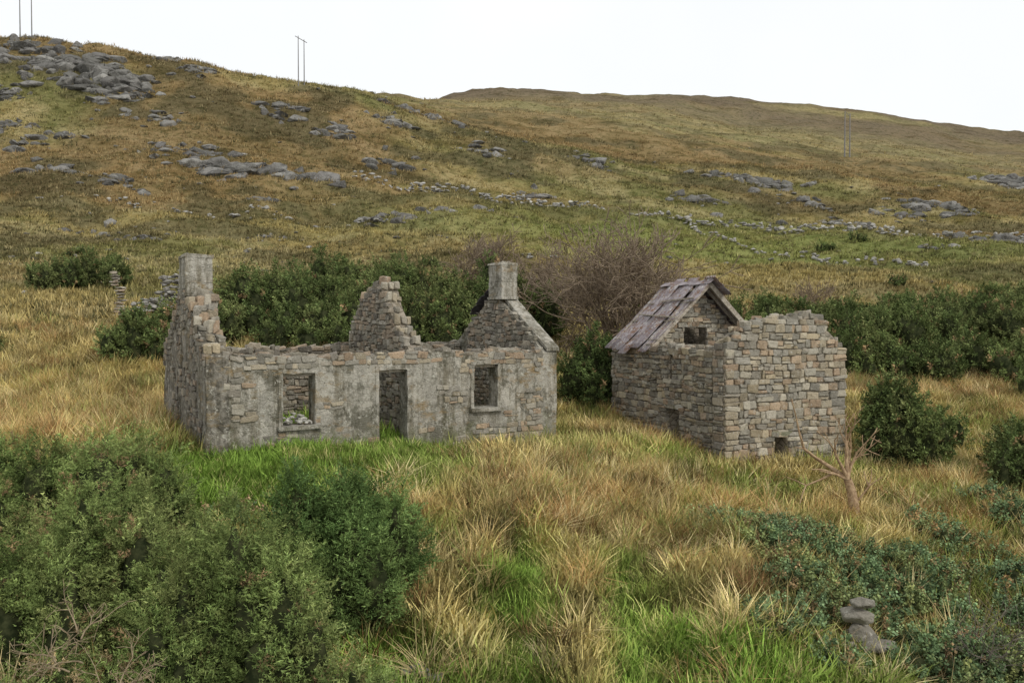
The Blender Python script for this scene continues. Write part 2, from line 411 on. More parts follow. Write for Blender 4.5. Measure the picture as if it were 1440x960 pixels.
def strip(t0, t1, z0, z1, s=-.003, th=.03):
    n = max(1, int(max(t1-t0, z1-z0)/.22))
    P = []; F = []
    for i in range(n+1):
        f = i/n
        if t1-t0 > z1-z0: q = [(t0+(t1-t0)*f, z0), (t0+(t1-t0)*f, z1)]
        else: q = [(t0, z0+(z1-z0)*f), (t1, z0+(z1-z0)*f)]
        jj = R.uniform(-.02,.02,2)
        for (a, b), jt in zip(q, jj):
            if t1-t0 > z1-z0: b += jt
            else: a += jt
            P.append(HF.w(a, s-th/2, b)); P.append(HF.w(a, s+th, b))
        if i:
            k = 4*i; p = k-4
            F += [(p,p+2,k+2,k),(p+1,k+1,k+3,p+3),(p,k,k+1,p+1),(p+2,p+3,k+3,k+2)]
    F += [(0,1,3,2),(4*n,4*n+2,4*n+3,4*n+1)]
    tr.add(np.array(P), F)
for a, b, c0, d0 in (win[0], win[2]):
    strip(a-.11, a-.002, c0-.05, d0+.10); strip(b+.002, b+.11, c0-.05, d0+.10); strip(a, b, d0+.002, d0+.10)
strip(4.19,4.278,-3.5,-1.10); strip(5.092,5.18,-3.3,-1.10); strip(4.28,5.09,-1.198,-1.10)
tr.obj('window_and_door_surrounds', M_trim, parent=cot)
sl = Acc()
for a, b, c0, _ in (win[0], win[2]):
    box(sl, HF.w((a+b)/2, .02, c0-.05), b-a+.28, .32, .09, ang, .012)
sl.obj('window_sills', M_trim, parent=cot)
ln = Acc()
for a, b, _, d0 in win: box(ln, HF.w((a+b)/2, .3, d0-.04), b-a-.01, .3, .075, ang, .006)
ln.obj('timber_lintels', M_wood, parent=cot)
def chimney(t, s, zb, zt, wt, ws, nm):
    a = Acc()
    n = 6
    for i in range(n):
        z0 = zb+(zt-zb)*i/n; h = (zt-zb)/n
        box(a, HF.w(t, s, z0+h/2), wt+R.uniform(-.015,.015), ws+R.uniform(-.015,.015), h+.002, ang, .01)
    box(a, HF.w(t, s, zt+.04), wt+.05, ws+.05, .08, ang, .02)
    box(a, HF.w(t, s, zb+.02), wt+.06, ws+.06, .1, ang, .015)
    o = a.obj(nm, M_trim, parent=cot); b = Acc()
    for i in range(12): add_rock(b, HF.w(t+R.uniform(-.25,.25), s+R.uniform(-.32,.32), zt+.09), (.09,.09,.06), pal(GREY))
    b.obj(nm+'_cap_rubble', M_stone, parent=cot)
chimney(.33, 2.75, .74, 1.70, .66, .84, 'left_chimney')
chimney(9.68, 2.5, .8, 1.88, .60, .78, 'right_chimney')
a = Acc()
for k in range(14):
    for q in range(3):
        if k < 2: continue
        zz = -1.8+k*.19
        a.add(stoneverts(HF.w(.62, 2.35+q*.36+R.uniform(-.04,.04), zz), np.array([*U,0])*.17, np.array([*Nn,0])*.19, np.array([0,0,.095])), SF, pal(GREY))
a.obj('chimney_breast', M_stone, parent=cot)
cp = Acc()
for i in range(9):
    s0 = -.06+i*.26; s1 = s0+.255
    z0 = EV+.1+(s0/2.75)*(1.0-EV); z1 = EV+.1+(s1/2.75)*(1.0-EV)
    P = [HF.w(t, s, z+d+R.uniform(-.01,.01)) for (s, z) in ((s0,z0),(s1,z1)) for t in (9.6,10.05) for d in (-.05,.05)]
    cp.add(np.array(P), [(0,1,3,2),(4,6,7,5),(0,4,5,1),(2,3,7,6),(0,2,6,4),(1,5,7,3)])
cp.obj('gable_coping', M_trim, parent=cot)
ss = Acc()
for i in range(7):
    s = 3.05+i*.16; z = 1.18-(s-2.75)/2.75*1.82
    box(ss, HF.w(9.62+R.uniform(-.05,.05), s, z+.06), .5, .3, .02, ang, .01, tilt=Matrix.Rotation(-.5+R.uniform(-.1,.1), 4, 'X'))
ss.obj('slate_remnants', M_slate, parent=cot)

# ================================================================== BARN
barn = empty('ruined_stone_barn')
C0 = np.array([6.27,23.0]); bt = np.array([-.3907,.9205]); bw = np.array([.9205,.3907])
BF = Frame(C0, bt, bw)
BE = -.82; BB = -5.7; LB = 6.5; WB = 4.7
LW = Frame(BF.w(.5,0,0)[:2], bt, bw)
opsL = [(2.1,2.32,-1.8,-.99),(1.7,2.5,-4.2,-2.75)]
topLW = lambda t: BE+ng(t,21,.10)+.03
wallcore('long_wall', LW, LB-.5, .5, topLW, BB, opsL, M_rubble, barn, .02)
GF = Frame(C0, bw, bt)
gs = np.array([0,.12,.35,.8,1.3,1.9,2.7,3.3,3.6,3.85,4.2,4.45,4.7]); gz_ = np.array([-.72,-.56,-.34,-.08,.08,.17,.26,.30,.16,-.1,-.42,-.62,-.74])
topGF = lambda s: np.interp(np.asarray(s), gs, gz_)-.06+ng(s,33,.08)
opsG = [(1.85,2.36,-4.45,-3.42)]
wallcore('front_gable', GF, WB, .5, topGF, BB, opsG, M_rubble, barn, .02)
RW = Frame(BF.w(.5,WB-.5,0)[:2], bt, bw)
wallcore('far_long_wall', RW, LB-.5, .5, lambda t: BE-.02+ng(t,41,.1), BB, [], M_rubble, barn, .03)
def gabB(p): return lambda s: BE+(1-np.abs(np.asarray(s)-2.35)/2.35)*(p-BE)
PGi = Frame(BF.w(4.45,.5,0)[:2], bw, bt)
bg = gabB(1.22); bgi = lambda s: bg(np.asarray(s)+.5)
BKi = Frame(BF.w(LB-.5,.5,0)[:2], bw, bt)
wallcore('rear_gable', BKi, WB-1.0, .5, bgi, BB, [], M_rubble, barn, .02)
opsP = [(1.2,2.15,-.74,-.13)]
wallcore('loft_gable', PGi, WB-1.0, .4, bgi, BB, opsP, M_rubble, barn, .02)
acc = Acc()
stonefacing(acc, LW, LB-.5, 0, topLW, -5.3, opsL, [tuple(np.array(c)*.86) for c in GREY+BUFF], (.12,.24), (.15,.46), sgn=-1, prot=.04, j=.3, wob=.08)
stonefacing(acc, GF, WB, 0, topGF, -5.6, opsG, BUFF, (.15,.27), (.17,.46), sgn=-1, prot=.035, quoin=True, j=.26, wob=.05)
CE = Frame(C0, bt, bw)
stonefacing(acc, CE, .5, 0, lambda t: np.asarray(t)*0-.62, -5.6, [], GREY, (.16,.27), (.22,.5), sgn=-1, prot=.03, j=.25)
stonefacing(acc, PGi, WB-1.0, 0, bgi, -1.6, opsP, BUFF, (.12,.2), (.16,.36), sgn=-1, j=.3)
RWi = Frame(RW.O, bt, bw)
stonefacing(acc, RWi, 4.0, 0, lambda t: np.asarray(t)*0+BE, -2.2, [], GREY, (.14,.22), (.2,.4), sgn=-1)
topstones(acc, LW, 0, 3.9, .5, topLW, GREY, (.06,.16))
topstones(acc, GF, 0, WB-.05, .5, topGF, BUFF, (.12,.24))
topstones(acc, RW, 0, 4.2, .5, lambda t: np.asarray(t)*0+BE-.02, GREY, (.1,.2))
acc.obj('coursed_stones', M_stone, parent=barn)
ln = Acc(); a2 = math.atan2(bw[1], bw[0]); a3 = math.atan2(bt[1], bt[0])
box(ln, GF.w(2.1, .12, -3.35), .8, .34, .14, a2, .02)
box(ln, LW.w(2.1, .10, -2.66), 1.1, .3, .16, a3, .02)
box(ln, PGi.w(1.67, .08, -.08), 1.2, .3, .09, a2, .01)
ln.obj('opening_lintels', M_trim, parent=barn)
def sheet(acc, t0, t1, side, lift=0, skew=0, e0=-.28, e1=2.36, n=22, low=0, fan=0):
    P = []; F = []; m = 9
    for i in range(n+1):
        f = i/n; t = t0+(t1-t0)*f
        wv = .028*math.sin(f*(t1-t0)/.1*2*PI)
        for k in range(m):
            g = k/(m-1); d = e0+(e1-e0)*g
            z = BE+.1+(d/2.35)*(1.36-BE)+wv+lift*(1+fan*g)+low*math.sin(g*PI)*-.07+.02*math.sin(k*2.1+t0*9)
            s = d if side < 0 else WB-d
            P.append(BF.w(t+skew*g, s, z))
        if i:
            for k in range(m-1):
                a_ = (i-1)*m+k; F.append((a_, a_+1, a_+m+1, a_+m))
    acc.add(np.array(P), F)
rf = Acc(); edges = [3.88,4.42,4.98,5.5,6.05,6.72]
for i in range(5):
    sheet(rf, edges[i], edges[i+1]+.05, -1, lift=.03*(i%2)+R.uniform(0,.05), skew=R.uniform(-.1,.1), e0=-.3+R.uniform(-.1,.16), e1=2.4+R.uniform(-.02,.1), low=R.uniform(0,1.4), fan=R.uniform(0,1))
    if i in (0,1,3,4): sheet(rf, edges[i], edges[i+1]+.05, 1, lift=.012*(i%2), skew=R.uniform(-.05,.05), e0=-.2, e1=2.3)
sheet(rf, 3.55, 4.05, -1, lift=.10, skew=.15, e0=1.5, e1=2.5)
sheet(rf, 3.4, 4.0, 1, lift=.12, skew=.1, e0=1.75, e1=2.4)
o = rf.obj('corrugated_roof', M_iron, parent=barn, smooth=True)
sm = o.modifiers.new('thick', 'SOLIDIFY'); sm.thickness = .006
rt = Acc()
def beam(acc, p, q, w, h=None):
    p = np.array(p); q = np.array(q); d = q-p; l = np.linalg.norm(d); d = d/l; h = h or w
    up = np.array([0,0,1.]); s = np.cross(d, up); s /= max(np.linalg.norm(s), 1e-6); up = np.cross(s, d)
    P = [c+s*a*w/2+up*b*h/2 for c in (p, q) for a in (-1,1) for b in (-1,1)]
    acc.add(np.array(P), [(0,1,3,2),(4,6,7,5),(0,4,5,1),(2,3,7,6),(0,2,6,4),(1,5,7,3)])
rise = lambda d: BE+.02+(d/2.35)*(1.36-BE)
for t in (3.95,4.25,5.2,5.9,6.55):
    beam(rt, BF.w(t, -.1, rise(-.1)), BF.w(t, 2.35, rise(2.35)), .06, .1)
    beam(rt, BF.w(t, WB+.1, rise(-.1)), BF.w(t, 2.35, rise(2.35)), .06, .1)
for d in (.2,.9,1.6,2.25):
    beam(rt, BF.w(3.8, d, rise(d)+.065), BF.w(6.65, d, rise(d)+.065), .05, .03)
    beam(rt, BF.w(3.8, WB-d, rise(d)+.065), BF.w(6.65, WB-d, rise(d)+.065), .05, .03)
beam(rt, BF.w(3.84, 2.35, rise(2.35)+.02), BF.w(3.84, WB+.15, rise(-.15)+.02), .03, .17)
beam(rt, BF.w(3.84, 2.33, rise(2.33)-.02), BF.w(3.84, -.1, rise(-.1)-.02), .03, .1)
beam(rt, BF.w(3.8, .9, rise(.9)+.19), BF.w(6.3, 1.05, rise(1.0)+.22), .09, .04)
beam(rt, BF.w(3.7, 1.6, rise(1.6)+.21), BF.w(5.6, 1.5, rise(1.5)+.22), .09, .04)
rt.obj('roof_timbers', M_wood, parent=barn)
rc = Acc()
for i in range(5):
    t0 = 3.6+i*.62
    for sd in (-1,1):
        P = [BF.w(t, 2.35+sd*d, 1.36+.17-d*.7+R.uniform(-.03,.03)) for t in (t0, t0+.6) for d in (0,.2)]
        rc.add(np.array(P), [(0,1,3,2)])
o = rc.obj('ridge_capping', M_iron, parent=barn); sm = o.modifiers.new('thick','SOLIDIFY'); sm.thickness = .012

# ================================================================== GROUND
def house_local(x, y):
    px = x-FL[0]; py = y-FL[1]; return px*U[0]+py*U[1], px*Nn[0]+py*Nn[1]
def barn_local(x, y):
    px = x-C0[0]; py = y-C0[1]; return px*bt[0]+py*bt[1], px*bw[0]+py*bw[1]
def mix3(a, b, f): return a*(1-f[...,None])+b*f[...,None]
def track(x, y):
    w1 = x-(.1+(y-9)*.02); w2 = x-(1.55+(y-9)*.10)
    return np.maximum(np.exp(-(w1/.42)**2), np.exp(-(w2/.45)**2))*sstep(17.5,14,y)
def greenpatch(x, y):
    m1 = fbm(x/1.5, y/1.5, 4, 80); m2 = fbm(x/4.5+7, y/4.5, 3, 81)
    gr = sstep(.42,.55,m1*.5+m2*.5)
    t, s = house_local(x, y)
    lawn = sstep(-5.2,-3.2,s)*sstep(.5,-.2,s)*sstep(-2.5,0,t)*sstep(7.5,5.0,t)
    path = np.exp(-(((x-.8-.06*(y-11))/3.0)**2))*sstep(14.8,12.3,y)*sstep(.38,.5,m1)
    inside = ((t > 0)&(t < 10)&(s > 0)&(s < 5.5)).astype(float)
    g = np.clip(gr*.7+lawn*1.3+path*.8+inside, 0, 1)
    tan = np.exp(-(((x-1.8)/3.6)**2+((y-17.6)/3.0)**2)); g = np.clip(g-tan*.85, 0, 1)
    tanL = sstep(-9.5,-11,x)*sstep(16,19,y); g = np.clip(g-tanL*.6,0,1)
    return np.clip(np.maximum(g, track(x, y)), 0, 1)
def col_at(x, y):
    x = np.asarray(x, float); y = np.asarray(y, float); D = np.maximum(y, 1)
    c = np.zeros(x.shape+(3,))+np.array((.315,.255,.11))
    n1 = fbm(x/30+y/60, y/18, 4, 61); n2 = fbm(x/7, y/5, 3, 62); n3 = fbm(x/60, y/32, 4, 63); n4 = fbm(x/11+5, y/7, 4, 64)
    c = mix3(c, np.array((.18,.18,.072)), sstep(.45,.60,n1)*.8)
    c = mix3(c, np.array((.44,.365,.19)), sstep(.5,.66,n2)*.6)
    c = mix3(c, np.array((.255,.16,.085)), sstep(.48,.59,n3)*.6*sstep(50,80,D))
    c = mix3(c, np.array((.12,.105,.058)), sstep(.51,.62,n4)*.75*sstep(45,90,D))
    g = np.exp(-(((x-34)/46)**2+((y-118)/22)**2)); c = mix3(c, np.array((.22,.25,.08)), np.clip(g*1.1*(.45+n2),0,.8))
    c = mix3(c, np.array((.33,.275,.155)), sstep(200,330,D)*.5)
    c = mix3(c, np.array((.18,.14,.105)), sstep(330,560,D)*.85*sstep(.35,.6,fbm(x/120,y/60,3,70)+.14))
    near = sstep(40,25,D)
    nc = np.zeros(x.shape+(3,))+np.array((.33,.28,.125))
    nc = mix3(nc, np.array((.155,.25,.05)), greenpatch(x, y))
    return mix3(c, nc, near)

nr, ncl = 520, 420
vv = np.geomspace(8, 1700, nr)-14
uu = np.sign(np.linspace(-1,1,ncl))*np.abs(np.linspace(-1,1,ncl))**1.15*1.25
X = uu[None,:]*(np.maximum(vv,-6)[:,None]+14); Y = np.repeat(vv[:,None], ncl, 1)
ZG = ground(X, Y); V = np.stack([X,Y,ZG], -1).reshape(-1,3)
ii = np.arange(nr*ncl).reshape(nr, ncl)
F = np.stack([ii[:-1,:-1], ii[:-1,1:], ii[1:,1:], ii[1:,:-1]], -1).reshape(-1,4)
gc = col_at(X, Y).reshape(-1,3)
mk('ground', V, F, M_ground, cols=gc*np.where(V[:,1:2] < 30, .7, .85), cname='gcol', smooth=True)

# ================================================================== SCATTERED VEGETATION (realised into one mesh per plant mass)
def blades(seed, n, hmin, hmax, wid, rad, lean, droop, tipcol=(1.15,1.1,1.0), lev=(0,.4,.75,1)):
    r = np.random.default_rng(seed); V = []; F = []; C = []
    for k in range(n):
        a = r.uniform(0,2*PI); rr = rad*math.sqrt(r.random()); b = np.array([math.cos(a)*rr, math.sin(a)*rr, -.03])
        h = r.uniform(hmin, hmax); az = a+r.normal(0,.9); le = r.uniform(0, lean); dr = r.uniform(.2,1)*droop
        d = np.array([math.cos(az), math.sin(az), 0]); sd = np.array([-d[1], d[0], 0])
        if r.random() < .5: sd = np.array([math.cos(az+1), math.sin(az+1), 0])
        br = r.uniform(.55,1.35); i0 = len(V); nl = len(lev)
        for m, f in enumerate(lev):
            p = b+d*h*(le*f+dr*f*f)+np.array([0,0,h*(f-.45*dr*f*f)])
            w = wid*(1-.4*f)
            cc = np.array([1,1,1])*(1-f)*.8+np.array(tipcol)*f  # roots darkened in vertex colour as baked shade, tips paler
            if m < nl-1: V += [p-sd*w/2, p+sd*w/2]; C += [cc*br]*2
            else: V.append(p); C.append(cc*br)
        for m in range(nl-2): F.append((i0+2*m,i0+2*m+1,i0+2*m+3,i0+2*m+2))
        m = nl-2; F.append((i0+2*m,i0+2*m+1,i0+2*m+2))
    return np.array(V), F, np.array(C)
def shoot(seed, n=90, ln=.2, wid=.022, side=5, leaf=False, spread=.8):
    r = np.random.default_rng(seed); V = []; F = []; C = []
    axes = [(np.zeros(3), np.array([0,0,1.]), 1.0)]
    for k in range(side):
        a = r.uniform(0,2*PI); z0 = r.uniform(.1,.6); t = r.uniform(.35,.8)
        axes.append((np.array([0,0,z0]), np.array([math.cos(a)*t, math.sin(a)*t, 1])/math.hypot(t,1), r.uniform(.35,.6)))
    tot = sum(a[2] for a in axes)
    for p0, d, l in axes:
        br0 = r.uniform(.8,1.15)
        for k in range(int(n*l/tot)):
            f = r.random()**.8; p = p0+d*l*f
            a = r.uniform(0,2*PI); q = np.array([math.cos(a), math.sin(a), 0]); dd = q*spread+d*r.uniform(.3,1.0); dd /= np.linalg.norm(dd)
            sd = np.cross(dd, r.normal(size=3)); sd /= np.linalg.norm(sd); l2 = ln*r.uniform(.6,1.2)*(1-.35*f); br = br0*r.uniform(.65,1.3)*(.65+.6*f)
            i0 = len(V)
            if leaf:
                V += [p+dd*.02, p+dd*l2*.5+sd*wid, p+dd*l2, p+dd*l2*.5-sd*wid]; F.append((i0,i0+1,i0+2,i0+3)); C += [np.array([1,1,1])*br]*4
            else:
                V += [p-sd*wid/2, p+sd*wid/2, p+dd*l2]; F.append((i0,i0+1,i0+2)); C += [np.array([1,1,1])*br]*2+[np.array([1.2,1.15,.9])*br]
    return np.array(V), F, np.array(C)
def protos(name, gens, mat=None):
    coll = bpy.data.collections.new(name)
    for i, g in enumerate(gens):
        V, F, C = g
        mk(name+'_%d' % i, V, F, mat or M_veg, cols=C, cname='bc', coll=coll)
    ng_ = bpy.data.node_groups.new('scatter_'+name, 'GeometryNodeTree')
    ng_.interface.new_socket('Geometry', in_out='INPUT', socket_type='NodeSocketGeometry')
    ng_.interface.new_socket('Geometry', in_out='OUTPUT', socket_type='NodeSocketGeometry')
    A = ng_.nodes.new
    gi = A('NodeGroupInput'); go = A('NodeGroupOutput'); iop = A('GeometryNodeInstanceOnPoints'); ci = A('GeometryNodeCollectionInfo')
    ci.inputs['Collection'].default_value = coll; ci.inputs['Separate Children'].default_value = True; ci.inputs['Reset Children'].default_value = True
    def na(nm, ty):
        x = A('GeometryNodeInputNamedAttribute'); x.data_type = ty; x.inputs['Name'].default_value = nm; return [q for q in x.outputs if q.enabled and q.name == 'Attribute'][0]
    er = A('FunctionNodeEulerToRotation'); k = ng_.links.new; rl = A('GeometryNodeRealizeInstances')
    k(gi.outputs[0], iop.inputs['Points']); k(ci.outputs[0], iop.inputs['Instance']); iop.inputs['Pick Instance'].default_value = True
    k(na('idx','INT'), iop.inputs['Instance Index']); k(na('rot','FLOAT_VECTOR'), er.inputs[0]); k(er.outputs[0], iop.inputs['Rotation'])
    k(na('scl','FLOAT_VECTOR'), iop.inputs['Scale']); k(iop.outputs[0], rl.inputs[0]); k(rl.outputs[0], go.inputs[0])
    return ng_, len(gens)
def scatter(name, proto, P, rot, scl, tint, parent=None):
    ng_, n = proto; me = bpy.data.meshes.new(name); m = len(P); me.vertices.add(m); me.vertices.foreach_set('co', np.asarray(P, np.float32).ravel())
    a = me.attributes.new('rot','FLOAT_VECTOR','POINT'); a.data.foreach_set('vector', np.asarray(rot, np.float32).ravel())
    scl = np.asarray(scl, np.float32)
    if scl.ndim == 1: scl = np.repeat(scl[:,None], 3, 1)
    a = me.attributes.new('scl','FLOAT_VECTOR','POINT'); a.data.foreach_set('vector', scl.ravel())
    a = me.attributes.new('idx','INT','POINT'); a.data.foreach_set('value', R.integers(0, n, m).astype(np.int32))
    t4 = np.ones((m,4), np.float32); t4[:,:3] = tint
    a = me.attributes.new('tint','FLOAT_COLOR','POINT'); a.data.foreach_set('color', t4.ravel())
    o = bpy.data.objects.new(name, me); link(o, parent); md = o.modifiers.new('scatter','NODES'); md.node_group = ng_
    return o

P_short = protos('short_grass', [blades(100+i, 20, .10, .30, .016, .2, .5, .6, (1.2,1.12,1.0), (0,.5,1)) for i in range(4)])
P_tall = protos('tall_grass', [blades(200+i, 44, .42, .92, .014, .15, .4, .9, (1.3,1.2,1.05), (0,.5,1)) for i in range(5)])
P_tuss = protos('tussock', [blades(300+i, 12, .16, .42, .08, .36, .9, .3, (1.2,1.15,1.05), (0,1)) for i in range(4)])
P_gorse = protos('gorse_shoot', [shoot(400+i, 90, .17, .034, 6) for i in range(4)])
P_gfar = protos('gorse_shoot_coarse', [shoot(450+i, 32, .28, .10, 5) for i in range(4)])
P_bram = protos('bramble_sprig', [shoot(500+i, 30, .24, .075, 4, leaf=True, spread=1.3) for i in range(4)])

def blocked(x, y):
    t, s = house_local(x, y); h = ((t > -.03)&(t < 10.03)&(s > -.03)&(s < 5.53))&~((t > .55)&(t < 9.45)&(s > .55)&(s < 4.95)&~((t > 5.4)&(t < 5.95)))
    t, s = barn_local(x, y); b = (t > -.05)&(t < 6.6)&(s > -.05)&(s < 4.75)
    return h|b
def lawnmask(x, y):
    t, s = house_local(x, y)
    return sstep(-4.8,-3.0,s)*sstep(.6,.0,s)*sstep(-2.5,-.5,t)*sstep(6.8,4.8,t)
hollow_shade = lambda x, y: .50+1.0*sstep(.30,.62,fbm(x/.55, y/.55, 3, 177))  # noise darkening painted into grass tint as shade in gaps between tufts
n = 42000
D = 8.2+R.random(n)**.85*25; x = R.uniform(-.72,.72,n)*(D+1); keep = ~blocked(x, D); x, y = x[keep], D[keep]; n = len(x)
lm = lawnmask(x, y)
tint = col_at(x, y)*R.uniform(.85,1.4,(n,1))
gp = greenpatch(x, y)
yl = fbm(x/.7, y/.7, 3, 167)
br = R.random(n) < np.clip(.12+.2*(1-gp)+1.3*(yl-.55), .05, .7)*(1-.7*track(x, y)); tint[br] = tint[br]*.3+np.array((.52,.47,.23))*.7
tint *= (hollow_shade(x, y)*(1-.5*lm)+.5*lm*1.05)[:,None]
P = np.stack([x, y, ground(x, y)], 1); rot = np.stack([R.normal(0,.25,n), R.normal(0,.25,n), R.uniform(0,2*PI,n)], 1)
scl = R.uniform(.7,1.7,n)*(1+.02*y)*(1-.35*lm)*(1-.35*track(x, y))
scatter('meadow_grass', P_short, P, rot, scl, tint)
def tallw(x, y):
    a = np.exp(-(((x-1.9)/3.3)**2+((y-17.4)/3.1)**2))*1.3
    a2 = np.exp(-(((x-4.6)/1.8)**2+((y-18.5)/4)**2))*.9
    b = sstep(-8.3,-9.5,x)*sstep(16,19,y)*sstep(31,27,y)*.9
    c = sstep(11,13,x)*sstep(26,30,y)*.9
    d = sstep(13.5,15,y)*sstep(8.8,10,x)*.6
    e = .18+.10*sstep(12,14.5,y)
    t, s = barn_local(x, y); f = np.exp(-((np.maximum(-s,0)-.5)/.7)**2)*((t > -1)&(t < 6.8))*.8*(s < 0)
    w = np.clip(np.maximum.reduce([a,a2,b,c,d,e*np.ones_like(x),f]), 0, 1)*(1-lawnmask(x, y))
    w = w*(1-.95*track(x, y))
    return w*sstep(.40,.53,fbm(x/.8, y/.8, 3, 120)+w*.20)
n = 34000
D = 8.5+R.random(n)**.75*28; x = R.uniform(-.75,.75,n)*(D+1)
k = (R.random(n) < tallw(x, D)*.8)&~blocked(x, D)&~((house_local(x,D)[0] > 0)&(house_local(x,D)[0] < 10)&(house_local(x,D)[1] > -.35)&(house_local(x,D)[1] < 5.5)); x, y = x[k], D[k]; n = len(x)
pl = np.array([(.60,.51,.28),(.50,.39,.19),(.36,.225,.11),(.30,.28,.11),(.64,.56,.33),(.40,.265,.13)])
pn = fbm(x/1.1, y/1.1, 2, 155)+R.normal(0,.05,n)
pi_ = np.clip(((pn-.25)/.5*6).astype(int), 0, 5)
tint = pl[pi_]*R.uniform(.75,1.2,(n,1)); gm = (R.random(n) < .14); tint[gm] = np.array((.20,.26,.08))*R.uniform(.8,1.3,(gm.sum(),1))
tint *= (.35+.65*hollow_shade(x, y))[:,None]
clump = fbm(x/.7, y/.7, 3, 140)
wind = (fbm(x/1.6, y/1.6, 2, 141)-.5)*3.0; wind2 = (fbm(x/1.1, y/1.1, 2, 143)-.5)*3.2
rot = np.stack([R.normal(0,.14,n)+wind*.5, R.normal(.12,.16,n)+wind2*.5, R.uniform(0,2*PI,n)], 1)
scatter('tall_tawny_grass', P_tall, np.stack([x,y,ground(x,y)],1), rot, np.stack([np.ones(n),np.ones(n),.25+1.35*clump],1)*R.uniform(.6,1.1,(n,1)), tint)
n = 88000
D = np.concatenate([28*np.exp(R.random(n//3)*math.log(230/28)), R.uniform(70,215,n//3), 28*np.exp(R.random(n-2*(n//3))*math.log(420/28))]); n = len(D); x = R.uniform(-.74,.74,n)*D
y = D; tint = col_at(x, y)*R.uniform(.7,1.6,(n,1))
dk = R.random(n) < .16*sstep(280,160,y)*(.4+1.8*sstep(.45,.6,fbm(x/18,y/10,3,400))); tint[dk] = np.array((.095,.09,.045))*R.uniform(.8,1.6,(dk.sum(),1))
pa = R.random(n) < .2; tint[pa] = tint[pa]*.5+np.array((.48,.41,.23))*.5
rot = np.stack([R.normal(0,.2,n), R.normal(0,.2,n), R.uniform(0,2*PI,n)], 1)
k = ~blocked(x, y)
scatter('hill_tussock_grass', P_tuss, np.stack([x,y,ground(x,y)-.03],1)[k], rot[k], (R.uniform(.45,1.25,n)*(.85+y/190))[k], tint[k])

# ------------------------------------------------------------------ bushes
bm = bmesh.new(); bmesh.ops.create_icosphere(bm, subdivisions=3, radius=1); IV = np.array([v.co[:] for v in bm.verts]); IF = [[v.index for v in f.verts] for f in bm.faces]; bm.free()
GT = [np.array((.10,.135,.052)), np.array((.125,.16,.06)), np.array((.155,.175,.075)), np.array((.075,.105,.04))]
def lobes_for(cx, cy, rx, ry, H, n, low=.45):
    out = []
    for k in range(n):
        a = R.uniform(0,2*PI); rr = math.sqrt(R.random())*.85 if k else 0
        x = cx+math.cos(a)*rr*rx; y = cy+math.sin(a)*rr*ry
        h = H*(1-.45*rr*rr)*R.uniform(low+.25,1.05)
        r = max(.24*min(rx,ry), h*.2)*R.uniform(.75,1.25)
        r = min(r, 1.6*h); g = gz(x, y); rz = max(h*.52, .15)
        out.append((x, y, g+h-rz, r, r*R.uniform(.85,1.15), rz))
    return out
def bush(name, lobes, dens, sl_, proto, tints, brown=.05, up=.6, browncol=(.30,.21,.12), core=True, bright=1):
    P = []; Dr = []; T = []; S = []
    for li, (x, y, z, a, b, c) in enumerate(lobes):
        m = int(dens*2*PI*((a*b+a*c+b*c)/3)*1.2); d = R.normal(size=(m,3)); d /= np.linalg.norm(d, axis=1)[:,None]
        d = d[d[:,2] > -.75]; m = len(d)
        lump = 1+.34*(fbm(d[:,0]*2.2+li*5+20, d[:,1]*2.2+d[:,2]*1.7, 3, 200)-.5)*2
        rad = R.uniform(.72,1.08,m)*lump
        p = np.array([x,y,z])+d*np.array([a,b,c])*rad[:,None]
        ok = np.ones(m, bool)
        for lj, q in enumerate(lobes):
            if lj != li: ok &= (((p-np.array(q[:3]))/np.array(q[3:]))**2).sum(1) > .55
        ok &= p[:,2] > ground(p[:,0], p[:,1])-.05
        p = p[ok]; dd = d[ok]*np.array([1/a,1/b,1/c])*min(a,b,c)
        dd = dd/np.linalg.norm(dd,axis=1)[:,None]+np.array([0,0,up])+R.normal(0,.28,(len(p),3)); dd /= np.linalg.norm(dd,axis=1)[:,None]
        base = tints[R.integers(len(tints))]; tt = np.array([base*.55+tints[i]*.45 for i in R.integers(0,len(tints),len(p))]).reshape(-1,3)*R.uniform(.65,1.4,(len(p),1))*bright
        tone = fbm(p[:,0]*1.8, p[:,1]*1.8+p[:,2]*1.3, 3, 210); tt *= (.55+.95*tone)[:,None]  # noise varies shoot brightness in clumps
        bn = R.random(len(p)) < brown*(.3+2*tone*tone); tt[bn] = np.array(browncol)*R.uniform(.6,1.3,(bn.sum(),1))
        P.append(p); Dr.append(dd); T.append(tt); S.append(R.uniform(.55,1.5,len(p))*sl_)
    P = np.concatenate(P); Dr = np.concatenate(Dr); T = np.concatenate(T); S = np.concatenate(S)
    rot = np.stack([np.zeros(len(P)), np.arccos(np.clip(Dr[:,2],-1,1)), np.arctan2(Dr[:,1],Dr[:,0])], 1)
    P = P-Dr*S[:,None]*.3
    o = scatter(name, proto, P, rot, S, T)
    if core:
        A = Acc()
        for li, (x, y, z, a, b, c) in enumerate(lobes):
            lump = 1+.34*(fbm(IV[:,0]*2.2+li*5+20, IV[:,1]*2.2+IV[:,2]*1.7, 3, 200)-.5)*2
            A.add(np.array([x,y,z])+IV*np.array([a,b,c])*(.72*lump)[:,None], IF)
        A.obj('dark_filler_core', M_core, parent=o, smooth=True)  # added dark core so gaps between shoots read as deep shade
    return o
GTn = [np.array((.145,.20,.068)), np.array((.185,.24,.085)), np.array((.11,.155,.052)), np.array((.21,.24,.095))]
GTd = [np.array((.10,.16,.055)), np.array((.14,.20,.07)), np.array((.08,.13,.045))]
bush('gorse_bush', lobes_for(-2.55,12.0,1.25,.9,2.4,18), 110, .36, P_gorse, GTd, .01, 1.0)
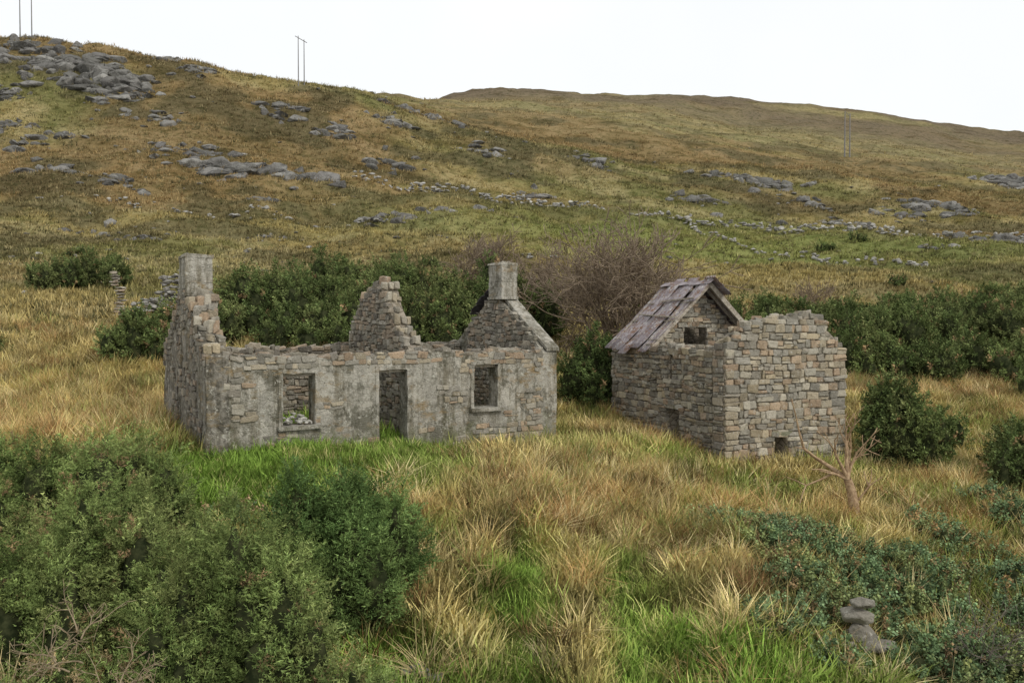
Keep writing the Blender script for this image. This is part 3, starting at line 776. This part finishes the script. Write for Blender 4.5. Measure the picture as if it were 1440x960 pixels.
bush('gorse_bush', lobes_for(-3.5,9.9,1.5,1.0,2.35,19), 110, .32, P_gorse, GTn, .03, .8)
bush('gorse_bush', lobes_for(-7.0,13.0,1.7,1.3,2.4,20), 90, .32, P_gorse, GTn, .05, .7)
bush('gorse_bush', lobes_for(-8.9,13.6,1.2,1.2,2.0,10), 90, .32, P_gorse, GTn, .05, .7)
bush('gorse_bush', lobes_for(-5.7,10.6,1.5,1.2,2.35,18), 100, .31, P_gorse, GTn, .06, .7)
bush('gorse_bush', lobes_for(-4.9,12.1,1.1,.9,1.2,12), 100, .30, P_gorse, GTn, .06, .7)
bush('gorse_bush', lobes_for(-5.2,8.6,1.2,.7,1.35,10), 110, .28, P_gorse, GTn, .25, .7, (.34,.26,.15))
bush('gorse_bush', lobes_for(-7.6,10.6,1.3,1.1,2.1,10), 90, .32, P_gorse, GTn, .1, .7)
bush('gorse_bush', lobes_for(-2.0,8.9,1.3,.7,1.2,13), 110, .27, P_gorse, GTn, .05, .7)
bush('gorse_bush', lobes_for(12.1,24.6,1.6,1.4,2.75,15), 55, .38, P_gfar, GT, .03)
bush('gorse_bush', lobes_for(15.2,22.5,1.6,1.7,2.1,13), 55, .36, P_gfar, GT, .04)
bush('gorse_bush', lobes_for(14.6,26.5,1.3,1.2,1.4,6), 50, .36, P_gfar, GT, .04)
bush('shrub', lobes_for(3.2,30.5,1.7,1.5,3.0,12), 50, .40, P_gfar, [GT[3],GT[0]], .04)
bush('gorse_thicket', lobes_for(-10.5,37,3.8,3,3.2,26)+lobes_for(-5.2,38,4.8,3.5,3.8,32)+lobes_for(-.8,40,3.8,3,4.0,24)+lobes_for(-13.4,34.5,2.6,2.0,2.2,16)+lobes_for(-7.5,33.5,3.8,1.8,2.2,20)+lobes_for(-8.5,41,4,2,3.8,16)+lobes_for(-1.2,35,3.2,1.8,2.4,14), 25, .46, P_gfar, GT, .04)
bush('gorse_bush', lobes_for(-14.6,30.5,1.5,1.4,2.2,12), 42, .40, P_gfar, GT, .04)
bush('gorse_bush', lobes_for(-12.6,31.5,1.2,1.2,1.6,6), 42, .40, P_gfar, GT, .04)
bush('gorse_bush', lobes_for(-32,59,4.4,2.4,2.8,18), 24, .52, P_gfar, GT, .03)
bush('gorse_bush', lobes_for(-20.5,31,1.0,1.0,.9,5), 45, .35, P_gfar, GT, .08)
bush('gorse_thicket', lobes_for(15,44,5,3.5,3.0,32)+lobes_for(22,46,5.2,4,3.1,32)+lobes_for(29,50,5.6,4,3.2,30)+lobes_for(22,38,4.2,2.6,2.2,22)+lobes_for(35,52,5.4,5,4.0,22)+lobes_for(28,40,4.6,3.0,2.0,22)+lobes_for(11.5,40,3.6,2,3.2,20)+lobes_for(17,38.5,3.4,2,2.2,18)+lobes_for(8.2,41,2.6,2,2.8,10)+lobes_for(24,34.5,2.6,1.6,1.3,10), 23, .48, P_gfar, GT, .04)
bush('gorse_bush', lobes_for(46,118,3,1.5,1.6,5)+lobes_for(53,120,2,1.5,1.4,4), 14, .7, P_gfar, GT, 0)
bush('gorse_bush', lobes_for(-8,78,3,1.5,1.0,6)+lobes_for(36,72,2.6,1.5,1.0,5)+lobes_for(-45,82,2.6,1.5,.9,5), 14, .6, P_gfar, GT, .1)
BT = [np.array((.145,.21,.10)), np.array((.175,.245,.125)), np.array((.115,.17,.075)), np.array((.25,.27,.10))]
def low(cx, cy, rx, ry, H, n): return lobes_for(cx, cy, rx, ry, H, n)
bush('bramble_patch', low(5.6,16.8,2.2,1.4,.6,26)+low(6.6,14.3,2.2,1.6,.65,34)+low(4.9,13.0,1.2,1.2,.42,10)+low(7.4,12.2,1.9,1.3,.7,24)+low(8.4,16.2,1.7,1.4,.55,18)+low(9.6,13.6,1.5,1.3,.6,16), 95, .25, P_bram, BT, .10, .5, (.30,.21,.11))
bush('bramble_patch', low(10.3,18.2,1.6,1.3,.6,14)+low(10.8,15.8,2.0,1.8,.7,18)+low(13.0,20.0,1.8,1.5,.8,10), 65, .28, P_bram, BT, .2, .5, (.32,.21,.10))
bush('bramble_patch', low(-5.0,14.4,1.0,.6,.5,6)+low(-8.8,17.0,.8,1.0,.7,6), 80, .24, P_bram, BT, .3, .5)

# ------------------------------------------------------------------ bare trees
def grow(out, rng, p, d, l, r, depth, upb=.08, spread=.55, kids=3, wig=.16):
    n = 4 if depth > 1 else 2; q = p.copy(); dd = d.copy()
    pts = [q.copy()]
    for i in range(n):
        dd = dd+rng.normal(0,wig,3)+np.array([0,0,upb]); dd /= np.linalg.norm(dd); q2 = q+dd*l/n
        r1 = r*(1-.55*i/n); r2 = r*(1-.55*(i+1)/n); out.append((q, q2, r1, r2)); q = q2; pts.append((q2.copy(), dd.copy()))
    if depth > 0:
        for k in range(kids+(rng.random() < .4)):
            i = rng.integers(1, n+1) if k else n; b, bd = pts[i]
            nd = bd+rng.normal(0,spread,3); nd /= np.linalg.norm(nd)
            grow(out, rng, b, nd, l*rng.uniform(.55,.8), r*.5, depth-1, upb, spread, kids, wig)
def tubes(name, segs, mat, parent=None, sides=5, rmin=.004):
    ns = len(segs); A0 = np.array([s[0] for s in segs]); A1 = np.array([s[1] for s in segs]); r0 = np.maximum([s[2] for s in segs], rmin); r1 = np.maximum([s[3] for s in segs], rmin)
    d = A1-A0; d /= np.maximum(np.linalg.norm(d,axis=1),1e-9)[:,None]; ref = np.where(np.abs(d[:,2:3]) > .9, np.array([[1,0,0]]), np.array([[0,0,1]]))
    a = np.cross(d, ref); a /= np.linalg.norm(a,axis=1)[:,None]; b = np.cross(d, a)
    th = np.arange(sides)*2*PI/sides; ring = a[:,None]*np.cos(th)[None,:,None]+b[:,None]*np.sin(th)[None,:,None]
    V = np.concatenate([A0[:,None]+ring*r0[:,None,None], A1[:,None]+ring*r1[:,None,None]], 1).reshape(-1,3)
    base = np.arange(ns)[:,None,None]*2*sides; k = np.arange(sides); kk = (k+1)%sides
    F = (base+np.stack([k,kk,kk+sides,k+sides],-1)[None]).reshape(-1,4)
    return mk(name, V, F, mat, parent=parent, smooth=True)
M_twig = simple('brown_twigs', (.15,.11,.075), (.29,.225,.155), 5)
def bare_bush(name, x, y, H, W, stems, depth, seed, mat, r0=.05, rmin=.007, kids=3):
    rng = np.random.default_rng(seed); segs = []; g = gz(x, y)
    for k in range(stems):
        a = 2*PI*k/stems+rng.uniform(-.3,.3); t = rng.uniform(.15,1)*W/H
        d = np.array([math.cos(a)*t, math.sin(a)*t, 1]); d /= np.linalg.norm(d)
        grow(segs, rng, np.array([x+math.cos(a)*.15, y+math.sin(a)*.15, g-.1]), d, H*.40, r0, depth, .04, .55, kids, .12)
    return tubes(name, segs, mat, sides=4, rmin=rmin)
bare_bush('bare_tree', 5.0, 36.0, 7.0, 5.0, 22, 4, 5, M_twig, .08, .016)
bare_bush('bare_tree', 1.8, 41.5, 4.8, 3.4, 10, 4, 6, M_twig, .05, .015)
bare_bush('bare_tree', -2.0, 46.0, 5.4, 3.6, 10, 4, 16, M_twig, .05, .016)
bare_bush('bare_shrub', 21.5, 56.0, 3.6, 3.0, 10, 3, 8, M_twig, .05, .016)
bare_bush('bare_shrub', 10.5, 47.0, 3.8, 3.0, 10, 3, 9, M_twig, .05, .016)
rng = np.random.default_rng(12); segs = []; bx, by = 8.45, 19.2; g = gz(bx, by)
pts = [np.array([bx,by,g-.1]), np.array([bx-.02,by,g+.4]), np.array([bx-.08,by,g+.75]), np.array([bx-.18,by,g+1.05])]
for i, (r0_, r1_) in enumerate(((.15,.13),(.13,.115),(.115,.10))): segs.append((pts[i], pts[i+1], r0_, r1_))
tp = pts[3]
for d, l, r_, dp in (((-1,.1,.62),1.25,.07,2),((.05,.1,1),.95,.065,3),((-.35,-.2,1),.8,.055,2),((.45,.1,1),.7,.05,2),((.15,.3,.9),.8,.045,2),((-.75,-.1,.25),.6,.045,1)):
    d = np.array(d, float); d /= np.linalg.norm(d); grow(segs, rng, tp.copy(), d, l, r_, dp, .03, .45, 2, .1)
grow(segs, rng, pts[1], np.array([.6,-.1,.8]), .6, .035, 1, .03, .4, 2, .1)
tubes('dead_tree', segs, M_dead, sides=7, rmin=.010)
def twigs(name, x, y, z, n, l, seed, mat, depth=2, upb=.02):
    rng = np.random.default_rng(seed); segs = []
    for k in range(n):
        a = rng.uniform(0,2*PI); d = np.array([math.cos(a)*.8, math.sin(a)*.8-.3, rng.uniform(.2,1)]); d /= np.linalg.norm(d)
        grow(segs, rng, np.array([x,y,z])+rng.normal(0,.16,3), d, l*rng.uniform(.6,1.2), .012, depth, upb, .5, 3, .2)
    return tubes(name, segs, mat, sides=4, rmin=.003)
twigs('dead_gorse_branches', -4.75, 8.2, -3.5, 8, .34, 31, M_deadg, 2)
twigs('dead_gorse_branches', -4.2, 8.0, -3.8, 7, .3, 32, M_deadg, 2)
twigs('bare_briar', 7.4, 12.3, gz(7.4,12.3)+.3, 12, .7, 33, M_bark, 2, .06)

# ------------------------------------------------------------------ rocks
HG = [(.20,.19,.175),(.24,.23,.21),(.15,.145,.13),(.28,.27,.245)]
def outcrop(x0, y0, s0, dens=1.0, slant=-.25, tall=.7):
    A = Acc(); n_ = int((6+s0*2.4)*dens)
    for k in range(n_):
        dx = R.normal(0,s0*.5); x = x0+dx; y = y0-dx*slant*.3+R.normal(0,s0*.35); s = s0*R.uniform(.12,.42)
        add_rock(A, (x, y, gz(x,y)-s*.12), (s*R.uniform(.8,1.4), s*R.uniform(.6,1), s*R.uniform(.5,1.2)*tall*1.3), np.array(HG[R.integers(4)])*R.uniform(.6,1.2), R.normal(0,.5))
    A.obj('rock_outcrop', M_rock)
for o_ in [(-116,184,8),(-110,181,8),(-104,179,9),(-98,178,9),(-92,175,10),(-87,172,9),(-82,170,7),(-112,168,5),(-105,167,5),(-97,151,5),(-88,148,6),(-101,150,6),
 (-54,139,6),(-48,137,8),(-38,137,7),(-64,143,6),(-58,147,5),(-27,205,8),(-20,203,9),(-25,160,6),(-28,182,6),(-8,176,6),(-20,115,4),(-12,118,3.6),
 (92,178,7),(99,174,7),(84,170,6),(82,133,7),(90,133,9),(99,136,6),(146,232,11),(156,238,14),(166,242,13),(52,190,6),(60,186,8),(66,176,6),(-38,168,6),(-72,160,6),
 (20,185,6),(105,150,7),(70,158,6),(-43,90,2.4),(-30,97,2.4),(-52,100,3),(14,98,2),(40,100,2.4),(-60,120,4),(-77,130,6),(-5,128,4.4),(110,128,6),(48,150,6),(-50,172,6),(-75,185,6),(-86,196,6),(38,165,6),(120,165,7),(5,158,5),(-38,122,4),(62,112,3)]:
    outcrop(*o_)
A = Acc(); n = 700
ys = 45*np.exp(R.random(n)*math.log(260/45)); xs = R.uniform(-.7,.7,n)*ys
for x, y in zip(xs, ys):
    if fbm(np.array([x/22]), np.array([y/14]), 3, 321)[0] < .48: continue
    s = R.uniform(.12,.5)*(.6+y/170); add_rock(A, (x, y, gz(x,y)+s*.1), (s*1.3,s,s*.7), np.array(HG[R.integers(4)])*R.uniform(.9,1.7))
A.obj('scattered_hill_stones', M_rock)
def dry_wall(name, pts, h, w, size, dens, mat=M_stone, k_=1.0):
    A = Acc(); pts = np.array(pts, float)
    for a_, b_ in zip(pts[:-1], pts[1:]):
        l = np.linalg.norm(b_-a_); m = int(l*dens)
        for k in range(m):
            f = R.random(); p = a_+(b_-a_)*f+R.normal(0,w,2)
            hh = R.random()*h*(.5+1.0*vnoise(np.array([p[0]/5]), np.array([p[1]/5]), 8)[0])
            add_rock(A, (p[0], p[1], gz(p[0],p[1])+hh), np.array(size)*R.uniform(.6,1.3,3), np.array(HG[R.integers(4)])*R.uniform(1.1,1.7)*k_)
    A.obj(name, mat)
dry_wall('dry_stone_wall', [(-28,140),(-14,143),(4,138),(18,144),(31,140),(52,136),(75,138),(112,146)], 1.3, .3, (.6,.5,.45), 3.6, k_=1.15)
dry_wall('dry_stone_wall', [(31,140),(36,122),(44,108),(52,98)], .8, .3, (.45,.4,.35), 2.2, k_=1.1)
dry_wall('dry_stone_wall', [(-60,112),(-44,110),(-30,114),(-18,112)], .7, .4, (.5,.4,.35), 1.3, k_=1.0)
dry_wall('ruined_field_wall', [(-18.9,39.6),(-18.0,40.4)], .7, .2, (.26,.22,.15), 60)
dry_wall('ruined_field_wall', [(-18.0,40.4),(-16.9,41.2)], 1.6, .2, (.28,.24,.16), 80)
A = Acc(); bx, by = -19.4, 38.8; g = gz(bx,by)
for k in range(15):
    wd = .36-.008*k+R.uniform(-.04,.04)
    for q in range(2): add_rock(A, (bx+R.uniform(-.08,.08)-.02*k*(k > 9), by+R.uniform(-.1,.1), g+.05+k*.15), (wd,wd*.9,.13), pal(GREY)*1.1)
A.obj('stone_gate_pillar', M_stone)
dry_wall('rubble_heap', [(-10.6,23.5),(-10.9,26.0)], .5, .25, (.22,.18,.13), 30)
A = Acc(); bx, by = 5.75, 12.8; g = gz(bx,by)+.12
for (dx,dy,dz,sx,sy,sz) in ((0,0,.15,.40,.34,.28),(.12,-.1,.0,.44,.34,.24),(-.05,.05,.42,.34,.28,.24),(.02,0,.64,.26,.22,.15),(.34,-.15,-.02,.3,.24,.2),(-.3,-.1,.0,.25,.2,.18)):
    add_rock(A, (bx+dx,by+dy,g+dz+.12), (sx,sy,sz), np.array((.30,.275,.225))*R.uniform(.7,1.1))
A.obj('stacked_field_stones', M_stone)
for (bx,by,s) in ((5.2,16.9,.3),(-1.3,10.6,.22),(-1.1,10.5,.16),(5.5,16.6,.2)):
    A = Acc(); 
    for k in range(3): add_rock(A, (bx+R.uniform(-s,s)*.6,by,gz(bx,by)+s*.7), (s,s*.8,s*.6), np.array((.30,.28,.25))*R.uniform(.8,1.2))
    A.obj('field_stone', M_stone)

def hpole(x, y, h, sep, r=.15):
    e = empty('power_line_pole'); segs = []; g = gz(x, y)
    segs.append((np.array([x-sep/2,y,g-1]), np.array([x-sep/2,y,g+h]), r, r*.6)); segs.append((np.array([x+sep/2,y+1.5,g-1]), np.array([x+sep/2,y+1.5,g+h*.97]), r, r*.6))
    tubes('poles', segs, M_pole, parent=e, sides=8)
    A = Acc(); beam(A, (x-sep/2-.3,y-1.5,g+h*.95), (x+sep/2+.3,y+3,g+h*.95), .12); A.obj('crossarm', M_pole, parent=e)
hpole(-51, 190, 12.0, 1.0); hpole(-117.5, 190, 13, 1.9); hpole(112, 262, 15.5, 2.3, .26)

# ------------------------------------------------------------------ light, sky, camera
sv = Vector((.62,-.62,.72)).normalized()
sd = bpy.data.lights.new('sun', 'SUN'); sd.energy = 1.5; sd.angle = math.radians(10); sd.color = (1,.965,.90)
so = bpy.data.objects.new('sun', sd); scene.collection.objects.link(so); so.rotation_euler = sv.to_track_quat('Z','Y').to_euler()
w = bpy.data.worlds.new('World'); scene.world = w; w.use_nodes = True; nt = w.node_tree; nt.nodes.clear()
sky = N(nt, 'ShaderNodeTexSky', sky_type='NISHITA'); sky.sun_disc = False; sky.sun_elevation = math.asin(sv.z); sky.sun_rotation = math.atan2(sv.x, sv.y)
sky.air_density = 1.2; sky.dust_density = 3
b1 = N(nt, 'ShaderNodeBackground'); b1.inputs[1].default_value = .12; L(nt, sky.outputs[0], b1.inputs[0])
tc = N(nt, 'ShaderNodeTexCoord'); nz_ = noise(nt, 1.8, 4, .55, tc.outputs['Generated'])
b2 = N(nt, 'ShaderNodeBackground'); b2.inputs[1].default_value = 1.1
L(nt, ramp(nt, nz_, .3, .7, (.90,.935,.965,1), (1.0,1.0,.99,1)), b2.inputs[0])
ms = N(nt, 'ShaderNodeMixShader'); ms.inputs[0].default_value = .9; o = N(nt, 'ShaderNodeOutputWorld')
L(nt, b1.outputs[0], ms.inputs[1]); L(nt, b2.outputs[0], ms.inputs[2]); L(nt, ms.outputs[0], o.inputs[0])
cd = bpy.data.cameras.new('camera'); cam = bpy.data.objects.new('camera', cd); scene.collection.objects.link(cam)
cd.lens = 27.5; cd.sensor_width = 36; cd.clip_end = 5000; cam.location = (0,0,0); cam.rotation_euler = (math.radians(90-1.3),0,0)
scene.camera = cam
scene.view_settings.view_transform = 'Standard'; scene.view_settings.look = 'None'; scene.view_settings.exposure = 0
